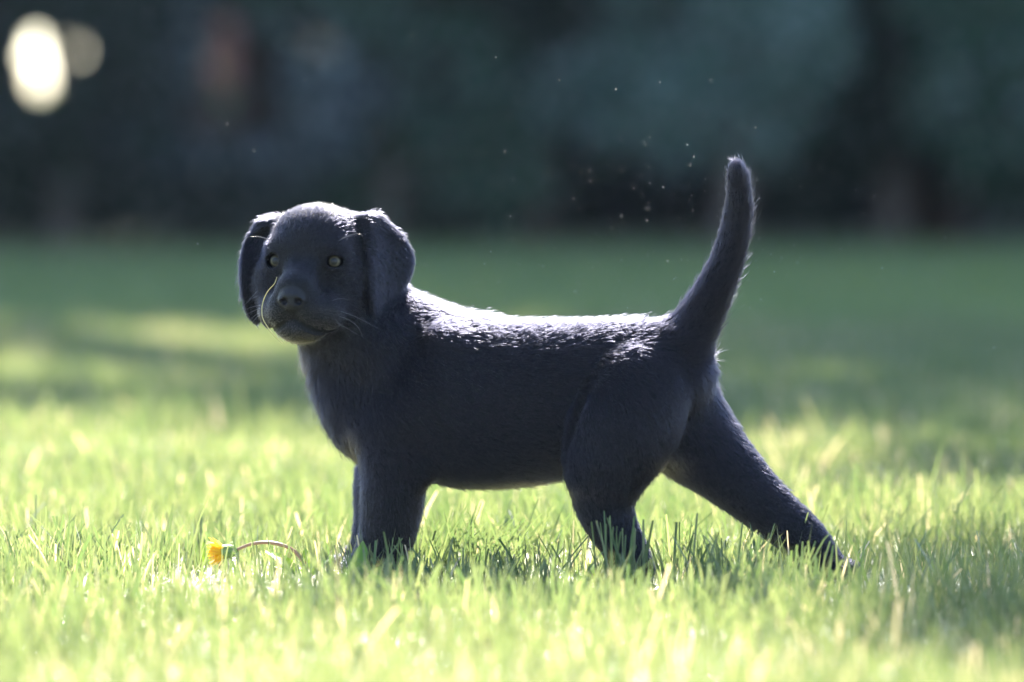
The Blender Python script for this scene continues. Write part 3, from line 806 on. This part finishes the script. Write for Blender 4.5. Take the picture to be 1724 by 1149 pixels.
def broad_leaf(root_, dr, length, width, curve, lobes=5, nseg=14, upv=(0, 0, 1), fold=.3):
    dr = np.array(dr, float)/np.linalg.norm(dr); sd_ = np.cross(dr, upv); sd_ /= np.linalg.norm(sd_)+1e-9; nn = np.cross(sd_, dr)
    Vv = []
    for i in range(nseg+1):
        t = i/nseg; env = (math.sin(math.pi*t**.75)**.7 if 0 < t < 1 else .02)
        lob = 1-.38*(.5+.5*math.cos(t*lobes*2*math.pi)) if lobes else 1
        wv = width*.5*(env*lob*.9+.06)
        c = root_+dr*length*t+nn*curve*length*t*t
        for s_, f_ in ((-1, 1), (-.5, .35), (0, 0), (.5, .35), (1, 1)):
            Vv.append(c+sd_*wv*s_+nn*wv*fold*f_+nn*.06*wv*math.sin(i*1.7+s_*3))
    L_ = []
    for i in range(nseg):
        for j in range(4): L_ += [5*i+j, 5*i+j+1, 5*i+j+6, 5*i+j+5]
    return Vv, L_, [4]*(4*nseg)
def weed(u, v, specs, label, name="weed", cat="weed", w_=None):
    c = G(u, v); rt = empty(name, tuple(c)); tag(rt, label, cat, "broad-leaved weeds in the lawn")
    for (ang, tilt, ln, wd_, cv, lb, dx, dy) in specs:
        dr = (math.cos(R(ang))*math.cos(R(tilt)), math.sin(R(ang))*math.cos(R(tilt)), math.sin(R(tilt)))
        upv = (0, -1, .3) if tilt > 55 else (0, -.4, 1)
        Vv, L_, S_ = broad_leaf(c+np.array([dx, dy, .002]), dr, ln, wd_, cv, lb, upv=upv)
        me = np_mesh("leaf", Vv, L_, S_); set_attr(me, "shade", np.full(len(Vv), rng.uniform(0, 1))); link("leaf", me, rt, M_WEED)
    return rt
weed(606, 1005, [(80, 78, .058, .022, -.25, 3, 0, 0), (150, 35, .05, .024, -.2, 4, 0, 0), (20, 60, .035, .016, -.3, 3, .004, 0), (200, 25, .045, .022, -.1, 3, 0, 0), (-60, 30, .04, .02, -.2, 3, 0, 0)], "broad toothed green leaves pressed up against the front paw")
weed(500, 975, [(160, 55, .045, .017, -.5, 0, .0, 0), (100, 70, .035, .014, -.3, 3, .01, 0), (30, 50, .03, .014, -.3, 3, .014, 0), (210, 40, .03, .013, -.3, 2, .0, 0)], "leafy weed growing behind the arch of the dandelion stem")
weed(182, 985, [(120, 60, .035, .018, -.3, 3, 0, 0), (200, 40, .03, .016, -.2, 3, 0, 0), (20, 45, .03, .015, -.2, 3, 0, 0)], "small broad-leaved weed among the grass at the far left")
weed(350, 955, [(140, 62, .034, .022, -.3, 0, 0, 0), (60, 45, .034, .022, -.3, 0, .01, 0)], "round pale leaves behind the dandelion flower head")
weed(985, 985, [(170, 35, .03, .015, -.2, 3, 0, 0), (60, 50, .03, .015, -.2, 3, 0, 0), (10, 30, .028, .014, -.2, 3, 0, 0)], "low leafy weed between belly and hind paw")

# ------------------------------------------------------------------ trees and shrubs at the back
def leaf_cloud(clumps, per, size, droop=.3):
    """clumps: (x,y,z,rx,ry,rz); leaves fill each unevenly, denser at its skin"""
    C = []; 
    for c in clumps:
        n = int(per*c[3]*c[5]/(size/.05)**1.7)
        d = rng.normal(size=(n, 3)); d /= np.linalg.norm(d, axis=1, keepdims=True)
        r_ = rng.uniform(.25, 1, n)**.45*(1+.18*np.sin(d[:, 0]*7+c[0]*5)*np.cos(d[:, 2]*6+c[1]))
        C.append(np.array(c[:3])+d*r_[:, None]*np.array(c[3:6]))
    C = np.concatenate(C); C = C[C[:, 2] > .02]; n = len(C)
    a = rng.normal(size=(n, 3)); a[:, 2] -= droop; a /= np.linalg.norm(a, axis=1, keepdims=True)
    b = np.cross(a, rng.normal(size=(n, 3))); b /= np.linalg.norm(b, axis=1, keepdims=True)
    s_ = size*rng.uniform(.6, 1.35, (n, 1))
    V = np.stack([C-a*s_*.5, C+b*s_*.28, C+a*s_*.5, C-b*s_*.28], 1).reshape(-1, 3)
    return V, np.arange(4*n), n

M_BARK = principled("bark", (.06, .048, .04), .9, .2)
FOL = {
 'teal': leaf_material("foliage_bluegreen", (.018, .052, .034), (.038, .084, .050), trans=.25, gloss=.03, rough=.5, tcol=(1.2, 1.4, .6)),
 'pale': leaf_material("foliage_pale", (.040, .085, .070), (.07, .12, .10), trans=.25, gloss=.04, rough=.5, tcol=(1.2, 1.4, .7)),
 'slate': leaf_material("foliage_slate", (.030, .045, .050), (.05, .07, .075), trans=.25, gloss=.04, rough=.5, tcol=(1.1, 1.1, .8)),
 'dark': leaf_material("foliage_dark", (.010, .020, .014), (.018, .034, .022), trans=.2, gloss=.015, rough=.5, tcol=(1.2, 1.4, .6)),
 'green': leaf_material("foliage_green", (.020, .060, .006), (.035, .09, .010), trans=.45, gloss=.02, rough=.5, tcol=(1.4, 1.7, .4)),
 'purple': leaf_material("foliage_purple", (.055, .030, .038), (.085, .045, .055), trans=.3, gloss=.04, rough=.5, tcol=(1.3, .9, .9)),
 'pink': leaf_material("blossom_pink", (.24, .10, .11), (.40, .19, .18), trans=.4, gloss=.02, tcol=(1.1, .9, .9)),
}
HOLES = []   # (x, z, r) openings at the hedge line, seen from the lawn
def plant(name, base, clumps, per, size, fol, label, cat, group=None, trunk=.08, droop=.3):
    rt = empty(name, (base[0], base[1], 0)); tag(rt, label, cat, group)
    V, F, n = leaf_cloud(clumps, per, size, droop)
    q = V.reshape(-1, 4, 3); c = q.mean(1)
    keep = np.ones(n, bool)
    eye = np.array([0, -4.2, .478])
    for hx, hy, hz, r_ in HOLES:      # natural openings through the boughs
        d = np.array([hx, hy, hz])-eye; L_ = np.linalg.norm(d); d /= L_
        rel = c-eye; t_ = rel@d; dist = np.linalg.norm(rel-t_[:, None]*d, axis=1)
        keep &= ~((dist < r_) & (c[:, 1] < 21))
    q = q[keep]; n = len(q)
    me = np_mesh("crown", q.reshape(-1, 3), np.arange(4*n), np.full(n, 4), False)
    set_attr(me, "shade", np.repeat(rng.uniform(0, 1, n), 4))
    link("crown", me, rt, FOL[fol])
    top = max(c_[2]+c_[5]*.3 for c_ in clumps)
    paths = []; rad_ = []
    tx = np.mean([c_[0] for c_ in clumps]); ty = np.mean([c_[1] for c_ in clumps])
    main = bez([(base[0], base[1], -.05), (base[0]+.1*trunk*5, base[1], top*.3), ((base[0]+tx)/2, (base[1]+ty)/2, top*.6), (tx, ty, top*.95)], 6)
    paths.append(main); rad_.append(np.linspace(trunk, trunk*.25, len(main)))
    for c_ in clumps:
        z_ = min(max(c_[2]-c_[5]*.6, top*.12), top*.8); i = int(np.argmin(np.abs(main[:, 2]-z_)))
        s_ = main[i]; e_ = np.array([c_[0], c_[1], c_[2]+c_[5]*.2])
        pth = bez([s_, (s_+e_)/2+np.array([0, 0, .1*c_[5]]), e_], 4); paths.append(pth); rad_.append(np.linspace(trunk*.45, trunk*.1, len(pth)))
    Vt, Lt, St = tube_mesh(paths, rad_, 7); link("trunk", np_mesh("trunk", Vt, Lt, St), rt, M_BARK)
    return rt

def blobs(cx, cy_, z0, z1, rx, n, r):
    o = []
    for _ in range(n):
        a = rng.uniform(0, 6.283); q = math.sqrt(rng.uniform(0, 1)); z_ = rng.uniform(z0, z1)
        f = 1-.45*abs((z_-z0)/(z1-z0)*2-1)**2
        o.append((cx+math.cos(a)*q*rx*f, cy_+math.sin(a)*q*rx*.6*f, z_, r*rng.uniform(.8, 1.25), r*rng.uniform(.8, 1.1), r*rng.uniform(.7, 1.0)))
    return o

BS = 15.0/6465   # metres per photo pixel at the hedge
hx = lambda u: (u-862)*BS
hz = lambda v: .478+(234-v)*BS
HOLES += [(hx(a), 10.8, hz(b), r) for a, b, r in ((66, 82, .08), (78, 132, .095), (122, 86, .062), (385, 122, .13), (395, 168, .13), (352, 192, .125), (432, 188, .12), (375, 48, .088), (408, 82, .10), (505, 34, .07), (535, 80, .072), (442, 105, .10))]

rng = np.random.default_rng(5)
SH = "shrubs closing the back of the lawn"
PS = 9500
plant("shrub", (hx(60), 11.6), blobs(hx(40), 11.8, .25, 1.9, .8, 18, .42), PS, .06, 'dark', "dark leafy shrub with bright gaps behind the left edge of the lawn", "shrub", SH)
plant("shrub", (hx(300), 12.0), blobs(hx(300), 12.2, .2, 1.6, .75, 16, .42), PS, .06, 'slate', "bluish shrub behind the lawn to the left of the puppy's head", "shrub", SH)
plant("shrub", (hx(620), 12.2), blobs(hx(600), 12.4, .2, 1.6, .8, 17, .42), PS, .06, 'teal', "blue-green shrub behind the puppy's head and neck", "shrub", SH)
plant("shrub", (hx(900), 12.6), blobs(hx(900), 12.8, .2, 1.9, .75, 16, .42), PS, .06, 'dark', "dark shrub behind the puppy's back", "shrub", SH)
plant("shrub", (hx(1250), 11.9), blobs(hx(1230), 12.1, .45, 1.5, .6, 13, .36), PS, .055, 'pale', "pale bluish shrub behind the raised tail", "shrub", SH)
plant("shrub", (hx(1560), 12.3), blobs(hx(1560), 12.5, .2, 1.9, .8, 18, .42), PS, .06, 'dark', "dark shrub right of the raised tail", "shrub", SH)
plant("shrub", (hx(1850), 11.8), blobs(hx(1900), 12.0, .2, 2.0, .8, 16, .42), PS, .06, 'teal', "blue-green shrub at the right edge of the lawn", "shrub", SH)
plant("shrub", (hx(-420), 11.8), blobs(hx(-420), 12.0, .2, 2.0, .8, 16, .42), PS*.7, .06, 'dark', "dark shrub beyond the left edge of the picture", "shrub", SH)
plant("flowering_shrub", (hx(420), 13.2), blobs(hx(450), 13.3, 1.0, 1.9, .6, 10, .3), 4500, .05, 'purple', "reddish shrub rising above the bluish one at upper left", "shrub", SH)
# sunlit growth on the far side of the tree belt, glimpsed through the gaps
plant("sunlit_shrub", (-3.2, 25), blobs(-3.2, 25, .0, .7, 1.7, 40, .42), 12000, .09, 'green', "sunlit green shrub glimpsed through the gaps at far upper left", "shrub")
plant("blossom_shrub", (-1.9, 26), blobs(-1.9, 26, .2, 2.2, 1.2, 34, .5), 9000, .08, 'pink', "pink blossoming shrub glimpsed beyond the trees at upper left", "shrub")

rng = np.random.default_rng(8)
TR = "trees shading the back of the lawn"
def big_tree(x, y, z0, z1, rx, n, r, fol, label, tr=.14, size=.13, per=5200, extra=()):
    cl = [(a, b, .5+c*1.325, d, e, f*1.3) for a, b, c, d, e, f in blobs(x, y, z0*.7, z1, rx, n, r)+list(extra)]
    plant("tree", (x, y), cl, per*1.25, size, fol, label, "tree", TR, trunk=tr)
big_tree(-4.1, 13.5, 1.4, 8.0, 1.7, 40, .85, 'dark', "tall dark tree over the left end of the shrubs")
sparse = [(rng.uniform(-2.0, .3), 14+rng.uniform(-.4, .4), 8.6+.15*math.sin(k*2.4), .42, .34, .15) for k in range(18)]
big_tree(-1.2, 14.0, 1.4, 5.9, 1.6, 34, .8, 'teal', "tall blue-green tree behind the puppy's head, thin at its top", extra=sparse)
tall = [(.88+rng.uniform(-.26, .4), 13.6, rng.uniform(9.2, 11.2), .27, .26, .24) for _ in range(11)]
caps = lambda x0, x1: [(x_+rng.uniform(-.1, .1), 13.7, z_+rng.uniform(-.1, .15), .55, .45, .5) for x_ in np.arange(x0, x1, .5) for z_ in (8.5, 7.9, 7.1, 6.3, 5.2)]
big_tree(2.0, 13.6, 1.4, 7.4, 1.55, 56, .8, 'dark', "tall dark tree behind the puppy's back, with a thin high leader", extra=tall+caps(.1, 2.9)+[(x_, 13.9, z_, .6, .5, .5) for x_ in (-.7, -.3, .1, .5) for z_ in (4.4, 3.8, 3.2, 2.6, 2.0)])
big_tree(3.5, 13.8, 1.4, 7.4, 1.7, 50, .85, 'teal', "tall blue-green tree above the right end of the shrubs", extra=caps(2.5, 4.6))
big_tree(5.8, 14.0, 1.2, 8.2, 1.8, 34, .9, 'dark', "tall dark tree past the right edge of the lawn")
big_tree(-6.2, 14.0, 1.2, 8.2, 1.8, 34, .9, 'teal', "tall tree past the left edge of the lawn")
rows = [(-6.6, "outermost on the left"), (-5, "past the left edge of the picture"), (-3.5, "at the far left behind the bright gaps"), (-.95, "straight behind the puppy's head"), (.35, "behind the puppy's shoulders"), (1.7, "behind the puppy's rump and tail"), (3.4, "at the right side of the picture"), (5.1, "past the right edge of the picture"), (6.8, "outermost on the right")]
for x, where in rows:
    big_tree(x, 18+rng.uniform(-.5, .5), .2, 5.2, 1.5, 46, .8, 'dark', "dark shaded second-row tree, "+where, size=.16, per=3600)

# low undergrowth closing the view under the boughs
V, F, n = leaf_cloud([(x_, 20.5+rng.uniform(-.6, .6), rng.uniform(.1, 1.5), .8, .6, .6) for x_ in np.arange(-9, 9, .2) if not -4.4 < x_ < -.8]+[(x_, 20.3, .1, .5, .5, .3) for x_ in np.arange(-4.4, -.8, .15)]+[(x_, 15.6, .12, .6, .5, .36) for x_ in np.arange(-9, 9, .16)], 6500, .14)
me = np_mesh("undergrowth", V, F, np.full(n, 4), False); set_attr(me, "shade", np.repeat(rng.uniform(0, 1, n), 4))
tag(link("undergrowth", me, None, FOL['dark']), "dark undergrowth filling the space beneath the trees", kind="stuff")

# ------------------------------------------------------------------ floating dust and pollen in the sunlight
M_DUST = leaf_material("pollen", (.75, .72, .68), (.85, .8, .75), trans=.6, gloss=.05, tcol=(1, 1, 1))
n = 520
cu = np.concatenate([rng.normal(1120, 200, 400), rng.uniform(300, 1724, 120)]); cv = np.concatenate([rng.normal(390, 120, 400), rng.uniform(60, 700, 120)])
wz = np.abs(rng.normal(20, 260, n))-30; pc = P(cu, cv, wz)*K
ok = pc[:, 2] > .08; pc = pc[ok]; n = len(pc)
oc = np.array([(1, 0, 0), (-1, 0, 0), (0, 1, 0), (0, -1, 0), (0, 0, 1), (0, 0, -1)], float)
of = np.array([(0, 2, 4), (2, 1, 4), (1, 3, 4), (3, 0, 4), (2, 0, 5), (1, 2, 5), (3, 1, 5), (0, 3, 5)])
sz = (.18+.40*rng.uniform(0, 1, n)**3)*.001
V = (pc[:, None, :]+oc[None]*sz[:, None, None]).reshape(-1, 3); F = (of[None]+(np.arange(n)*6)[:, None, None]).ravel()
me = np_mesh("airborne_dust", V, F, np.full(n*8, 3)); set_attr(me, "shade", np.repeat(rng.uniform(0, 1, n), 6))
tag(link("airborne_dust", me, None, M_DUST), "tiny pale dust specks floating in the sunlight around the tail", kind="stuff")

# ------------------------------------------------------------------ sunlit air
hz_m, nt, out = mat_new("haze_air")
pv = nt.nodes.new("ShaderNodeVolumePrincipled"); pv.inputs["Density"].default_value = .00028
pv.inputs["Color"].default_value = (.62, .70, 1, 1); pv.inputs["Anisotropy"].default_value = .3
nt.links.new(pv.outputs[0], out.inputs["Volume"])
x0, x1, y0, y1, z0, z1 = -160, 160, -160, 160, -1, 16
hv = [(x, y, z) for x in (x0, x1) for y in (y0, y1) for z in (z0, z1)]
hf = [0, 1, 3, 2, 4, 6, 7, 5, 0, 4, 5, 1, 2, 3, 7, 6, 0, 2, 6, 4, 1, 5, 7, 3]
tag(link("haze", np_mesh("haze", hv, hf, [4]*6, False), None, hz_m), "thin sunlit haze over the lawn", kind="stuff")
